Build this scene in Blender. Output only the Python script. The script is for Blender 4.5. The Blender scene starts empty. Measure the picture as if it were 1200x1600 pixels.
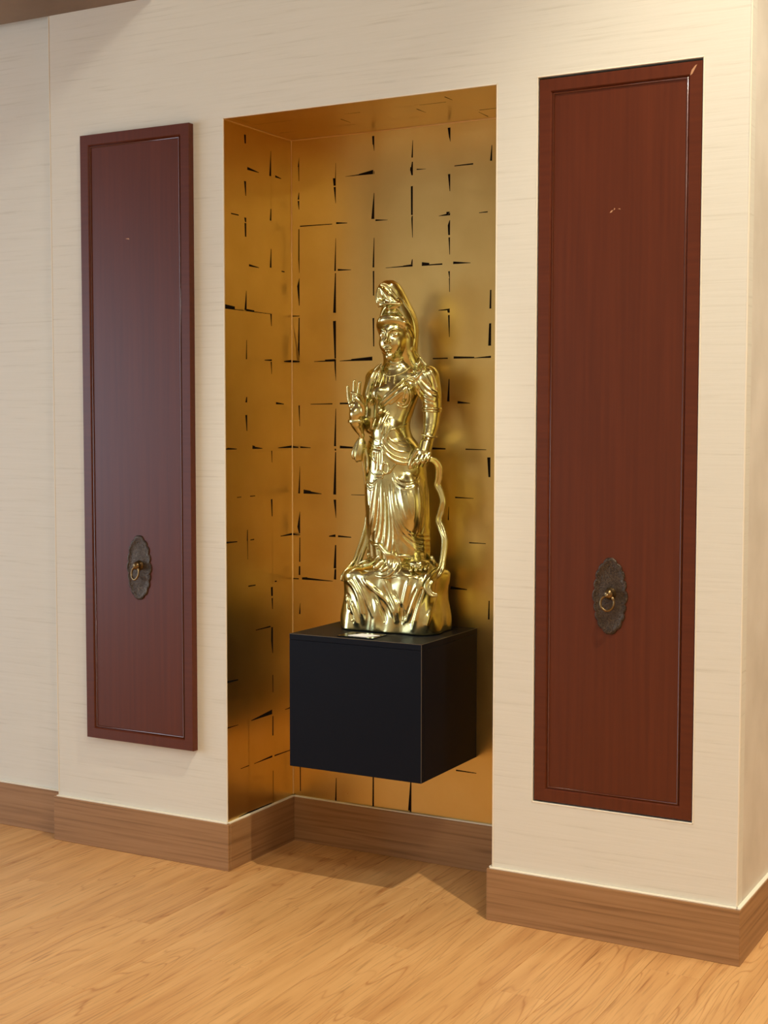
import bpy, bmesh, math, random
import numpy as np
import openvdb
from mathutils import Vector, Matrix

C = bpy.context.scene.collection
SC = bpy.context.scene
rnd = random.Random(7)

# ---------------------------------------------------------------- camera
CAM = np.array([2.1062, -3.6408, 1.4247])
F_PX, PITCH, YAW, ROLL = 2212.9, -0.0636, 0.5024, 0.001
_f = np.array([-math.sin(YAW)*math.cos(PITCH), math.cos(YAW)*math.cos(PITCH), math.sin(PITCH)])
_r0 = np.array([math.cos(YAW), math.sin(YAW), 0.0]); _u0 = np.cross(_r0, _f)
_r = _r0*math.cos(ROLL) + _u0*math.sin(ROLL); _u = _u0*math.cos(ROLL) - _r0*math.sin(ROLL)
cd = bpy.data.cameras.new('camera'); cam = bpy.data.objects.new('camera', cd); C.objects.link(cam)
cam.matrix_world = Matrix(((_r[0], _u[0], -_f[0], CAM[0]), (_r[1], _u[1], -_f[1], CAM[1]),
                           (_r[2], _u[2], -_f[2], CAM[2]), (0, 0, 0, 1)))
cd.sensor_fit = 'VERTICAL'; cd.sensor_height = 36.0; cd.lens = 36.0*F_PX/1600.0
cd.clip_start = 0.05; cd.clip_end = 60
SC.camera = cam

# ---------------------------------------------------------------- world, lights, exposure
SC.view_settings.view_transform = 'Standard'; SC.view_settings.look = 'None'
SC.view_settings.gamma = 1.0; SC.view_settings.use_curve_mapping = False
SC.view_settings.exposure = -0.76
w = bpy.data.worlds.new('World'); SC.world = w; w.use_nodes = True
wb = w.node_tree.nodes['Background']; wb.inputs[0].default_value = (0.68, 0.81, 1.0, 1); wb.inputs[1].default_value = 10.0

def lamp(name, kind, loc, target, energy, col, **kw):
    l = bpy.data.lights.new(name, kind); o = bpy.data.objects.new(name, l); C.objects.link(o)
    o.location = loc; l.energy = energy; l.color = col
    o.rotation_euler = (Vector(target) - Vector(loc)).to_track_quat('-Z', 'Y').to_euler()
    for k, v in kw.items(): setattr(l, k, v)
    return o
WARM = (1.0, 0.89, 0.70); SOFT = (1.0, 0.96, 0.87)
# spot high in the lobby ceiling to the right, accent spot on the statue, added unseen fill panels overhead to brighten walls and reflections
lamp('ceiling_spot', 'SPOT', (1.96, -1.08, 4.70), (0.95, -0.30, 0.5), 760, WARM, spot_size=0.9, spot_blend=0.7, shadow_soft_size=0.04)
lamp('statue_spot', 'SPOT', (-0.55, -3.9, 4.6), (0.02, 0.2, 1.25), 330, WARM, spot_size=0.25, spot_blend=0.6, shadow_soft_size=0.06)
for x, y, z, e, cl_ in ((2.6, -2.6, 4.78, 105, SOFT), (0.9, -4.0, 4.78, 45, SOFT), (2.4, -5.4, 4.78, 100, SOFT), (-2.8, -5.2, 2.745, 12, (1, .97, .93)), (3.6, 0.8, 4.78, 100, SOFT)):
    lamp('fill_panel', 'AREA', (x, y, z), (x, y, 0), e, cl_, shape='RECTANGLE', size=1.2, size_y=0.6)
# daylight through the window openings (portals only guide the sky light)
def portal(loc, target, sx, sy):
    o = lamp('window_portal', 'AREA', loc, target, 1, (1, 1, 1), shape='RECTANGLE', size=sx, size_y=sy)
    o.data.cycles.is_portal = True
portal((-4.95, -3.2, 1.4), (0, -3.2, 1.4), 4.4, 2.2)

# ---------------------------------------------------------------- helpers
def mat(name, base=(0.8, 0.8, 0.8), rough=0.5, metal=0.0, **kw):
    m = bpy.data.materials.new(name); m.use_nodes = True
    b = m.node_tree.nodes['Principled BSDF']
    b.inputs['Base Color'].default_value = (*base, 1); b.inputs['Roughness'].default_value = rough
    b.inputs['Metallic'].default_value = metal
    for k, v in kw.items(): b.inputs[k].default_value = v
    return m
def N(m, t, **kw):
    n = m.node_tree.nodes.new(t)
    for k, v in kw.items():
        if hasattr(n, k): setattr(n, k, v)
        else: n.inputs[k].default_value = v
    return n
def LK(m, a, b): m.node_tree.links.new(a, b)
def BS(m): return m.node_tree.nodes['Principled BSDF']
def srgb(r, g, b):
    f = lambda c: (c/255/12.92) if c/255 <= 0.04045 else ((c/255+0.055)/1.055)**2.4
    return (f(r), f(g), f(b))
def coords(m, scale, out='Object', rand=False):
    tc = N(m, 'ShaderNodeTexCoord'); mp = N(m, 'ShaderNodeMapping'); mp.inputs['Scale'].default_value = scale
    src = tc.outputs[out]
    if rand:
        oi = N(m, 'ShaderNodeObjectInfo'); mu = N(m, 'ShaderNodeVectorMath', operation='SCALE'); mu.inputs[0].default_value = (37., 53., 71.)
        LK(m, oi.outputs['Random'], mu.inputs['Scale'])
        ad = N(m, 'ShaderNodeVectorMath', operation='ADD'); LK(m, src, ad.inputs[0]); LK(m, mu.outputs[0], ad.inputs[1]); src = ad.outputs[0]
    LK(m, src, mp.inputs[0]); return mp.outputs[0]
def ramp(m, fac, stops):
    r = N(m, 'ShaderNodeValToRGB'); e = r.color_ramp.elements
    while len(e) < len(stops): e.new(0.5)
    for x, (p, c) in zip(e, stops): x.position = p; x.color = (*c, 1)
    LK(m, fac, r.inputs[0]); return r.outputs[0]
def bump(m, h, strength, dist=0.002):
    b = N(m, 'ShaderNodeBump'); b.inputs['Strength'].default_value = strength; b.inputs['Distance'].default_value = dist
    LK(m, h, b.inputs['Height']); LK(m, b.outputs[0], BS(m).inputs['Normal']); return b

def link(name, me, m, parent=None, smooth=False):
    o = bpy.data.objects.new(name, me); C.objects.link(o)
    if m and not me.materials: me.materials.append(m)
    if parent: o.parent = parent
    if smooth:
        me.polygons.foreach_set('use_smooth', [True]*len(me.polygons))
    return o
def pyd(verts, faces):
    me = bpy.data.meshes.new('mesh'); me.from_pydata([tuple(map(float, v)) for v in verts], [], faces); me.update(); return me
def bm_mesh(bm):
    bmesh.ops.recalc_face_normals(bm, faces=bm.faces)
    me = bpy.data.meshes.new('mesh'); bm.to_mesh(me); bm.free(); return me
def add_box(bm, lo, hi):
    v = [bm.verts.new((x, y, z)) for x in (lo[0], hi[0]) for y in (lo[1], hi[1]) for z in (lo[2], hi[2])]
    for f in ((0, 1, 3, 2), (4, 6, 7, 5), (0, 4, 5, 1), (2, 3, 7, 6), (0, 2, 6, 4), (1, 5, 7, 3)):
        bm.faces.new([v[i] for i in f])
def box(name, lo, hi, m, parent=None, bevel=0.0, seg=2):
    bm = bmesh.new(); add_box(bm, lo, hi)
    if bevel: bmesh.ops.bevel(bm, geom=bm.edges[:], offset=bevel, segments=seg, affect='EDGES')
    return link(name, bm_mesh(bm), m, parent)
def struct(o): o['kind'] = 'structure'; return o
def empty(name, loc, label, cat, group=None):
    o = bpy.data.objects.new(name, None); C.objects.link(o); o.location = loc; o.empty_display_size = 0.05
    o['label'] = label; o['category'] = cat
    if group: o['group'] = group
    return o
def holed_wall(name, x0, x1, z0, z1, y0, y1, holes, m):
    """slab in the XZ plane, rectangular holes cut clean through"""
    xs = sorted({x0, x1, *[h[0] for h in holes], *[h[1] for h in holes]}); zs = sorted({z0, z1, *[h[2] for h in holes], *[h[3] for h in holes]})
    solid = lambda i, j: 0 <= i < len(xs)-1 and 0 <= j < len(zs)-1 and not any(h[0] <= xs[i] < h[1] and h[2] <= zs[j] < h[3] for h in holes)
    bm = bmesh.new(); vc = {}
    def V(x, y, z):
        k = (x, y, z)
        if k not in vc: vc[k] = bm.verts.new(k)
        return vc[k]
    for i in range(len(xs)-1):
        for j in range(len(zs)-1):
            if not solid(i, j): continue
            a, b, c, d = xs[i], xs[i+1], zs[j], zs[j+1]
            bm.faces.new((V(a, y0, c), V(b, y0, c), V(b, y0, d), V(a, y0, d)))
            bm.faces.new((V(a, y1, c), V(a, y1, d), V(b, y1, d), V(b, y1, c)))
            if not solid(i-1, j): bm.faces.new((V(a, y0, c), V(a, y0, d), V(a, y1, d), V(a, y1, c)))
            if not solid(i+1, j): bm.faces.new((V(b, y0, c), V(b, y1, c), V(b, y1, d), V(b, y0, d)))
            if not solid(i, j-1): bm.faces.new((V(a, y0, c), V(a, y1, c), V(b, y1, c), V(b, y0, c)))
            if not solid(i, j+1): bm.faces.new((V(a, y0, d), V(b, y0, d), V(b, y1, d), V(a, y1, d)))
    return struct(link(name, bm_mesh(bm), m))

# ---------------------------------------------------------------- materials
def wallpaper():
    m = mat('wallpaper', srgb(226, 216, 196), 0.75)
    v = coords(m, (1.6, 1.6, 55)); n = N(m, 'ShaderNodeTexNoise'); n.inputs['Scale'].default_value = 2.2; n.inputs['Detail'].default_value = 6; n.inputs['Roughness'].default_value = 0.6; n.inputs['Distortion'].default_value = 0.4
    LK(m, v, n.inputs[0])
    LK(m, ramp(m, n.outputs[0], [(0.25, srgb(208, 203, 184)), (0.42, srgb(224, 220, 203)), (0.75, srgb(228, 224, 208))]), BS(m).inputs['Base Color'])
    bump(m, n.outputs[0], 0.18, 0.002); return m
M_wall = wallpaper()
def plaster(name, a, b, sc):
    m = mat(name, a, 0.7); n = N(m, 'ShaderNodeTexNoise'); n.inputs['Scale'].default_value = sc; n.inputs['Detail'].default_value = 8
    LK(m, coords(m, (1, 1, 1)), n.inputs[0]); LK(m, ramp(m, n.outputs[0], [(0.3, a), (0.7, b)]), BS(m).inputs['Base Color']); bump(m, n.outputs[0], 0.2, 0.003); return m
M_side = plaster('side_plaster', srgb(208, 200, 182), srgb(228, 221, 205), 5)
M_ceil = plaster('brown_concrete', srgb(112, 92, 74), srgb(150, 128, 106), 2.2)
M_room = plaster('room_paint', srgb(216, 204, 180), srgb(222, 210, 188), 2)
M_caulk = mat('cream_sealant', srgb(238, 229, 206), 0.5)
M_seam = mat('gold_seam', srgb(232, 196, 128), 0.5, 0.25)
M_black = mat('black_undercoat', srgb(20, 13, 8), 0.8); BS(M_black).inputs['Specular IOR Level'].default_value = 0.1
M_dark = mat('dark_pocket', srgb(18, 12, 8), 0.8)

def wood_floor():
    m = mat('oak_laminate', srgb(206, 152, 92), 0.42)
    v = coords(m, (1, 1, 1), rand=True)
    def sc(x, y):
        q = N(m, 'ShaderNodeMapping'); q.inputs['Scale'].default_value = (x, y, 1); LK(m, v, q.inputs[0]); return q.outputs[0]
    def noise(vec, scale, det, dist=0.0):
        n = N(m, 'ShaderNodeTexNoise'); n.inputs['Scale'].default_value = scale; n.inputs['Detail'].default_value = det; n.inputs['Distortion'].default_value = dist; LK(m, vec, n.inputs[0]); return n.outputs[0]
    # cathedral figure: contour lines of a long soft noise
    mul = N(m, 'ShaderNodeMath', operation='MULTIPLY'); mul.inputs[1].default_value = 14; LK(m, noise(sc(11, 1.0), 1.0, 1.3, 0.25), mul.inputs[0])
    fr = N(m, 'ShaderNodeMath', operation='PINGPONG'); fr.inputs[1].default_value = 0.5; LK(m, mul.outputs[0], fr.inputs[0])
    line = ramp(m, fr.outputs[0], [(0.0, (0, 0, 0)), (0.07, (0.75, 0.75, 0.75)), (0.16, (1, 1, 1))])
    base = ramp(m, noise(sc(16, 1.2), 1.2, 3), [(0.3, srgb(198, 144, 86)), (0.5, srgb(212, 160, 99)), (0.72, srgb(222, 172, 110))])
    pores = ramp(m, noise(sc(95, 3.0), 2.0, 3), [(0.30, srgb(186, 176, 164)), (0.46, (1, 1, 1))])
    # the figure shows in patches only
    patch = ramp(m, noise(sc(5, 0.9), 1.0, 1), [(0.40, (0, 0, 0)), (0.62, (0.55, 0.55, 0.55))])
    mx = N(m, 'ShaderNodeMix', data_type='RGBA', blend_type='MULTIPLY'); LK(m, patch, mx.inputs[0]); LK(m, base, mx.inputs[6])
    dk = N(m, 'ShaderNodeMix', data_type='RGBA'); LK(m, line, dk.inputs[0]); dk.inputs[6].default_value = (*srgb(186, 142, 98), 1); dk.inputs[7].default_value = (1, 1, 1, 1); LK(m, dk.outputs[2], mx.inputs[7])
    m2 = N(m, 'ShaderNodeMix', data_type='RGBA', blend_type='MULTIPLY'); m2.inputs[0].default_value = 0.5; LK(m, mx.outputs[2], m2.inputs[6]); LK(m, pores, m2.inputs[7])
    LK(m, m2.outputs[2], BS(m).inputs['Base Color'])
    return m
M_floor = wood_floor()
def oak(name, axis):
    m = mat(name, srgb(150, 106, 66), 0.5)
    sc = {'x': (1.2, 1, 60), 'y': (1, 1.2, 60)}[axis]
    n = N(m, 'ShaderNodeTexNoise'); n.inputs['Scale'].default_value = 1.6; n.inputs['Detail'].default_value = 5; n.inputs['Distortion'].default_value = 0.5
    LK(m, coords(m, sc), n.inputs[0])
    LK(m, ramp(m, n.outputs[0], [(0.3, srgb(134, 96, 58)), (0.5, srgb(160, 119, 76)), (0.7, srgb(168, 127, 85))]), BS(m).inputs['Base Color'])
    bump(m, n.outputs[0], 0.15, 0.001); return m
M_oakx, M_oaky = oak('skirting_oak', 'x'), oak('skirting_oak_side', 'y')
def mahogany():
    m = mat('mahogany', srgb(96, 42, 20), 0.36); BS(m).inputs['Specular IOR Level'].default_value = 0.36
    n = N(m, 'ShaderNodeTexNoise'); n.inputs['Scale'].default_value = 2; n.inputs['Detail'].default_value = 4
    LK(m, coords(m, (40, 40, 1.2)), n.inputs[0])
    LK(m, ramp(m, n.outputs[0], [(0.3, srgb(86, 37, 17)), (0.7, srgb(97, 43, 20))]), BS(m).inputs['Base Color']); return m
M_door = mahogany()
M_bead = mat('polished_mahogany_bead', srgb(84, 36, 17), 0.16); BS(M_bead).inputs['Specular IOR Level'].default_value = 0.7
M_scratch = mat('bare_wood_scratch', srgb(190, 140, 100), 0.7)
def brass():
    m = mat('aged_bronze', srgb(78, 66, 54), 0.42, 0.7)
    n = N(m, 'ShaderNodeTexNoise'); n.inputs['Scale'].default_value = 110; n.inputs['Detail'].default_value = 3; n.inputs['Distortion'].default_value = 2.5; LK(m, coords(m, (1, 1, 1)), n.inputs[0])
    LK(m, ramp(m, n.outputs[0], [(0.35, srgb(56, 46, 38)), (0.65, srgb(90, 76, 60))]), BS(m).inputs['Base Color']); bump(m, n.outputs[0], 0.7, 0.0025); return m
M_bronze = brass()
M_ring = mat('polished_bronze', srgb(128, 104, 68), 0.28, 0.9)
def leaf_mat():
    m = mat('gold_leaf', srgb(231, 194, 112), 0.30, 1.0)
    n = N(m, 'ShaderNodeTexNoise'); n.inputs['Scale'].default_value = 9; n.inputs['Detail'].default_value = 5; LK(m, coords(m, (1, 1, 1)), n.inputs[0])
    LK(m, ramp(m, n.outputs[0], [(0.25, srgb(215, 184, 111)), (0.75, srgb(224, 194, 121))]), BS(m).inputs['Base Color'])
    r = N(m, 'ShaderNodeMapRange'); r.inputs[3].default_value = 0.24; r.inputs[4].default_value = 0.40; LK(m, n.outputs[0], r.inputs[0]); LK(m, r.outputs[0], BS(m).inputs['Roughness'])
    return m
M_leaf = leaf_mat()
def statue_mat():
    m = mat('statue_gold', srgb(222, 192, 122), 0.22, 1.0)
    n = N(m, 'ShaderNodeTexNoise'); n.inputs['Scale'].default_value = 30; n.inputs['Detail'].default_value = 4; LK(m, coords(m, (1, 1, 1)), n.inputs[0])
    LK(m, ramp(m, n.outputs[0], [(0.3, srgb(192, 182, 124)), (0.7, srgb(214, 206, 150))]), BS(m).inputs['Base Color'])
    r = N(m, 'ShaderNodeMapRange'); r.inputs[3].default_value = 0.15; r.inputs[4].default_value = 0.25; LK(m, n.outputs[0], r.inputs[0]); LK(m, r.outputs[0], BS(m).inputs['Roughness'])
    return m
M_gold = statue_mat()
M_box = mat('black_laminate', (0.0040, 0.0056, 0.0100), 0.5); BS(M_box).inputs['Specular IOR Level'].default_value = 0.12
M_edge = mat('pale_laminate_edge', srgb(84, 74, 58), 0.5)  # paler than the box faces, for the thin strips along its edges
M_plate = mat('black_acrylic', (0.006, 0.006, 0.006), 0.12)
M_card = mat('white_card', (0.93, 0.93, 0.92), 0.5)

# ---------------------------------------------------------------- room shell
HW, NZ, D = 0.4605, 2.356, 0.3885          # niche half width, top, depth
WL, WR, CZ = -1.1588, 1.1643, 2.758                      # CZ: underside of the low concrete ceiling on the left
HZ = 4.8                                                 # high ceiling over the rest of the lobby
BH, BT = 0.150, 0.0125
RX0, RX1, RY0 = -5.0, 5.0, -6.5
struct(box('floor', (RX0, RY0, -0.12), (RX1, 3.0, -0.012), M_floor))
floor = bpy.data.objects['floor']
# laminate planks run into the wall; each is its own piece, the grain shifts per plank
PW, PL = 0.148, 1.22
bmp = bmesh.new(); add_box(bmp, (-PW/2+.0003, -PL/2+.0003, -0.012), (PW/2-.0003, PL/2-.0003, 0.0))
te = [e for e in bmp.edges if all(v.co.z > -0.001 for v in e.verts)]
bmesh.ops.bevel(bmp, geom=te, offset=0.0007, segments=1, affect='EDGES'); plank_me = bm_mesh(bmp); plank_me.materials.append(M_floor)
for i in range(-14, 14):
    y = 1.8 - ((i*0.37) % 1.0)*PL                          # far end of the row's first plank
    while y > -1.0:
        o = bpy.data.objects.new('plank', plank_me); C.objects.link(o); o.parent = floor; o.location = (i*PW, y-PL/2, 0)
        y -= PL
# the rest of the floor, out of frame: plain laminate just below plank level
struct(box('floor_surround', (RX0, RY0, -0.012), (RX1, 3.0, -0.0025), M_floor))
struct(box('ceiling_low', (RX0, RY0, CZ), (-0.72, 0.0, CZ+0.5), M_ceil)); struct(box('ceiling', (RX0, RY0, HZ), (RX1, 3.0, HZ+0.12), M_ceil))
PX0, PX1, PZ0, PZ1 = 0.5832, 1.0412, 0.3605, 2.3605      # pocket of the right door
holed_wall('wall_front', WL, WR, 0, HZ, 0.0, 0.05, [(-HW-.002, HW+.002, 0, NZ+.002), (PX0, PX1, PZ0, PZ1)], M_wall)
struct(box('wall_left', (RX0, 0.05, 0), (WL+0.1, 0.12, HZ), M_wall))
struct(box('wall_right', (WR-0.06, 0.05, 0), (WR, 3.0, HZ), M_side))
struct(box('wall_pocket', (PX0-.02, 0.05, PZ0-.02), (PX1+.02, 0.06, PZ1+.02), M_dark))
# niche shell, black undercoat below the gold leaf
struct(box('wall_niche_back', (-HW-0.05, D, 0), (HW+0.05, D+0.05, NZ+0.05), M_black))
struct(box('wall_niche_left', (-HW-0.05, 0.0505, 0), (-HW, D, NZ), M_black))
struct(box('wall_niche_right', (HW, 0.0505, 0), (HW+0.05, D, NZ), M_black))
struct(box('ceiling_niche', (-HW-.05, 0.05, NZ), (HW+.05, D, NZ+0.05), M_black))
bm = bmesh.new()
add_box(bm, (-HW-.0018, .0012, 0), (-HW, .0505, NZ)); add_box(bm, (HW, .0012, 0), (HW+.0018, .0505, NZ)); add_box(bm, (-HW-.0018, .0012, NZ), (HW+.0018, .0505, NZ+.0018))
struct(link('trim_niche_lining', bm_mesh(bm), M_black))
# far side of the room, out of frame: window openings let the daylight in
def window_wall_x(name, x0, x1, ya, yb, holes):
    o = holed_wall(name, ya, yb, 0, HZ, 0, x1-x0, holes, M_room)
    o.matrix_world = Matrix(((0, 1, 0, x0), (1, 0, 0, 0), (0, 0, 1, 0), (0, 0, 0, 1))); return o
window_wall_x('wall_far_left', RX0-0.1, RX0, RY0, 0.05, [(-5.4, -1.0, 0.3, 2.5)])
holed_wall('wall_behind', RX0, RX1, 0, HZ, RY0-0.1, RY0, [], M_room)
struct(box('wall_far_right', (RX1, RY0, 0), (RX1+0.1, 3.0, HZ), M_room))
struct(box('wall_far_back', (WR, 3.0, 0), (RX1, 3.1, HZ), M_room))

# skirting boards and the cream sealant line along their tops
def skirting(name, lo, hi, m): return struct(box(name, lo, hi, m, bevel=0.0012, seg=1))
skirting('baseboard_front_left', (WL-BT, -BT, 0), (-HW+BT-0.0005, 0.0, BH), M_oakx)
skirting('baseboard_front_right', (HW-BT, -BT, 0), (WR+BT-0.0015, 0.0, BH), M_oakx)
skirting('baseboard_niche_left', (-HW, 0.0005, 0), (-HW+BT, D-BT-.0005, BH), M_oaky)
skirting('baseboard_niche_right', (HW-BT, 0.0005, 0), (HW, D-BT-.0005, BH), M_oaky)
skirting('baseboard_niche_back', (-HW, D-BT, 0), (HW, D, BH), M_oakx)
skirting('baseboard_right', (WR, -BT+0.0005, 0), (WR+BT, 3.0, BH), M_oaky)
skirting('baseboard_left', (RX0, 0.05-BT, 0), (WL-.0005, 0.05, BH), M_oakx)
TN = [0]
def trim(lo, hi, m=M_caulk, bev=0.001):
    TN[0] += 1; return struct(box('trim_%d' % TN[0], lo, hi, m, bevel=bev, seg=1))
c = 0.0045
trim((WL-.002, -BT+.002, BH), (-HW+.004, 0, BH+c)); trim((HW-.004, -BT+.002, BH), (WR+.004, 0, BH+c))
trim((-HW, 0, BH), (-HW+BT-.002, D, BH+c)); trim((HW-BT+.002, 0, BH), (HW, D, BH+c)); trim((-HW, D-BT+.002, BH), (HW, D, BH+c))
trim((WR, -BT+.002, BH), (WR+BT-.001, 3.0, BH+c)); trim((RX0, 0.05-BT+.002, BH), (WL-.002, 0.05, BH+c))
# niche edge beads, inner corner seams, outer corner beads
e = 0.0028
trim((-HW-e, -0.0012, BH+c), (-HW+.0008, 0.004, NZ+e)); trim((HW-.0008, -0.0012, BH+c), (HW+e, 0.004, NZ+e)); trim((-HW-e, -0.0012, NZ-.0008), (HW+e, 0.004, NZ+e))
s = 0.0036
trim((-HW, D-s, BH+c), (-HW+s, D, NZ), M_seam); trim((HW-s, D-s, BH+c), (HW, D, NZ), M_seam)
trim((-HW, D-s, NZ-s), (HW, D, NZ), M_seam); trim((-HW, 0.004, NZ-s), (-HW+s, D, NZ), M_seam); trim((HW-s, 0.004, NZ-s), (HW, D, NZ), M_seam)
trim((WR-.003, -0.0015, BH+c), (WR+.0015, 0.003, HZ)); trim((WL-.0015, -.0012, BH+c), (WL+.0025, .003, CZ))
g = 0.003
trim((PX0-g, -.0012, PZ0-g), (PX0+.0006, .003, PZ1+g)); trim((PX1-.0006, -.0012, PZ0-g), (PX1+g, .003, PZ1+g))
trim((PX0-g, -.0012, PZ0-g), (PX1+g, .003, PZ0+.0006)); trim((PX0-g, -.0012, PZ1-.0006), (PX1+g, .003, PZ1+g))

# ---------------------------------------------------------------- gold leaf squares
ZR = [NZ-.002, 2.22, 2.07, 1.918, 1.775, 1.623, 1.482, 1.337, 1.184, 1.043, 0.894, 0.747, 0.600, 0.455, 0.310, BH+.004]
XB = [-HW+.002, -.429, -.288, -.144, -.004, .128, .271, .400, HW-.002]
YL = [0.003, .122, .266, D-.002]
# tears between the leaves: (start, width, end, width) along an edge, widths in half millimetres
VB = {(0,0):[(.42,1,.65,12),(.65,8,1,5)],(0,1):[(.25,5,.4,14),(.43,14,.62,5)],(0,2):[(.05,8,.7,10),(.7,10,1,3)],(0,3):[(.12,3,.3,20),(.3,20,.75,5)],(0,4):[(.03,8,.8,16),(.8,18,.97,22)],
 (0,6):[(.02,12,.5,3)],(0,7):[(.4,2,1,16)],(0,8):[(.43,3,.8,25),(.8,25,1,6)],(0,9):[(.05,6,.6,10),(.7,12,.9,14)],(0,10):[(.55,3,.8,12)],(0,14):[(0,10,.9,7)],
 (1,0):[(.65,2,1,6)],(1,1):[(0,25,.17,18),(.2,18,.55,3)],(1,2):[(.3,3,1,14)],(1,3):[(.05,8,.95,24)],(1,4):[(.13,25,.95,12)],(1,5):[(0,14,.15,12),(.15,12,.45,2)],(1,6):[(.1,4,.95,18)],(1,7):[(0,15,.05,10),(.08,8,1,24)],(1,8):[(.12,22,.55,3)],(1,9):[(.18,10,.7,22),(.72,14,.95,20)],(1,14):[(.5,5,1,12)],
 (2,0):[(.1,18,.3,14),(.3,10,.45,3),(.93,3,1,10)],(2,1):[(.4,4,.95,24)],(2,2):[(.35,4,.97,14)],(2,3):[(.05,12,.6,10)],(2,4):[(.1,14,.7,8)],(2,14):[(0,10,1,14)],
 (3,0):[(.3,3,.7,12),(.8,8,.92,14),(.92,20,1,22)],(3,1):[(0,20,.1,12),(.33,16,.93,14),(.95,8,1,12)],(3,2):[(0,12,.4,4),(.85,6,.95,14)],(3,14):[(.1,3,1,28)],
 (4,0):[(.1,22,.3,12),(.3,12,.42,3)],(4,1):[(.15,18,.5,5),(.95,8,1,18)],(4,2):[(.1,5,.2,18),(.2,18,.4,14),(.45,12,.8,4)],(4,3):[(.15,14,.3,5),(.3,8,.6,5)],(4,4):[(0,20,.05,16),(.1,14,.55,5)],(4,5):[(.45,6,.95,18)],(4,8):[(.2,4,.5,10)],
 (5,0):[(.6,5,.95,16)],(5,3):[(.6,10,1,14)],(5,4):[(.3,16,.75,22)],(5,7):[(.15,24,.55,14)],(5,10):[(.2,8,.6,12)]}
HB = {(2,0):[(.25,2,.6,8),(.6,10,.98,30)],(4,0):[(.1,8,.35,2)],(5,0):[(.1,6,.55,10)],(1,1):[(.02,8,.9,5)],(2,1):[(0,14,.3,4)],(3,1):[(.03,12,.35,2)],(4,1):[(.7,3,.9,12),(.9,25,1,25)],(5,1):[(.7,4,.9,8)],
 (2,2):[(.05,14,.4,3)],(3,2):[(.3,3,.75,8),(.75,10,1,16)],(4,2):[(.25,26,.45,18),(.45,8,.8,10)],(5,2):[(.08,18,.5,3)],(0,3):[(0,8,1,5)],(4,3):[(.7,4,1,12)],
 (0,4):[(0,14,1,10)],(1,4):[(.4,4,.7,8),(.7,14,1,20)],(2,4):[(.1,4,.4,10),(.4,14,.95,28)],(4,4):[(.55,8,.95,8)],(5,4):[(.1,16,.6,10),(.6,4,1,14)],
 (1,5):[(.3,4,.9,8)],(2,5):[(.1,12,.4,12)],(5,5):[(.2,18,.5,4)],(0,6):[(0,14,.8,8)],(1,6):[(0,12,.3,4)],(2,6):[(.1,20,.6,8)],(4,6):[(.4,16,.9,10)],(5,6):[(.4,8,.9,4)],
 (1,7):[(.1,30,.3,22),(.3,18,.6,4)],(2,7):[(.4,4,1,6)],(5,7):[(.15,10,.6,3)],(0,8):[(0,14,1,14)],(1,8):[(.8,6,.98,20)],(2,8):[(.05,14,.4,6)],(4,8):[(.1,8,.5,6)],(5,8):[(.5,8,.9,4)],
 (0,9):[(0,8,.8,8)],(1,9):[(.05,16,.2,20),(.2,16,.9,4)],(5,9):[(.05,20,.45,6)],(5,13):[(.2,10,.7,5)],(3,14):[(.6,4,.95,9)],(6,9):[(.2,8,.6,4)]}
VL = {(0,0):[(.2,12,.4,8)],(0,1):[(.25,14,.55,4)],(0,2):[(0,14,.1,8),(.12,12,.4,9)],(0,3):[(.55,3,1,16)],(0,4):[(.6,3,1,7)],(0,5):[(.85,5,.97,12)],(0,6):[(.25,14,.6,5)],(0,8):[(.75,5,1,7)],(0,9):[(0,5,.4,3)],
 (1,0):[(.4,3,1,14)],(1,1):[(.7,5,.95,10)],(1,2):[(.55,4,.95,12)],(1,4):[(0,10,.25,4)],(1,5):[(.02,9,.3,3)],(1,7):[(.05,7,.3,3)],(1,8):[(.1,11,.5,5)],(1,10):[(.1,14,.3,12),(.35,9,.6,4)],(1,11):[(0,12,.3,14),(.3,14,.6,5)],(1,12):[(.1,6,.5,4)],(1,13):[(.05,6,.5,8)],(1,14):[(.3,4,1,12)]}
HL = {(1,0):[(.05,20,.5,4)],(2,0):[(.2,16,.5,4)],(0,1):[(.3,8,.65,8)],(1,2):[(.1,15,.5,4)],(2,2):[(.5,8,.65,7)],(0,3):[(0,30,.45,22),(.45,5,1,5)],(1,3):[(0,16,.3,12),(.3,5,1,3)],(1,4):[(.7,5,1,12)],(2,4):[(.6,6,1,18)],
 (2,5):[(.2,16,.6,5)],(0,6):[(0,7,.1,13),(.1,13,.5,5)],(1,6):[(.2,26,.3,20),(.3,15,.6,4)],(2,6):[(.3,5,1,18)],(0,7):[(.5,5,.7,5)],(1,7):[(.1,6,.3,6)],(0,8):[(0,12,.5,6)],(1,8):[(.1,6,.25,8)],(2,8):[(.4,5,1,15)],(1,9):[(0,9,.3,7)],(2,9):[(.1,9,.2,9)],(1,10):[(.3,5,.9,10)],
 (0,11):[(0,16,.5,8)],(1,12):[(.1,5,.95,34)],(0,12):[(0,8,.5,4)],(2,12):[(.6,4,1,12)],(1,13):[(.2,4,.95,14)],(0,13):[(.6,4,1,6)],(2,13):[(.05,10,1,5)],(0,14):[(.5,5,1,12)],(1,14):[(0,12,1,8)]}
HMM = 0.00046
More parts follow.
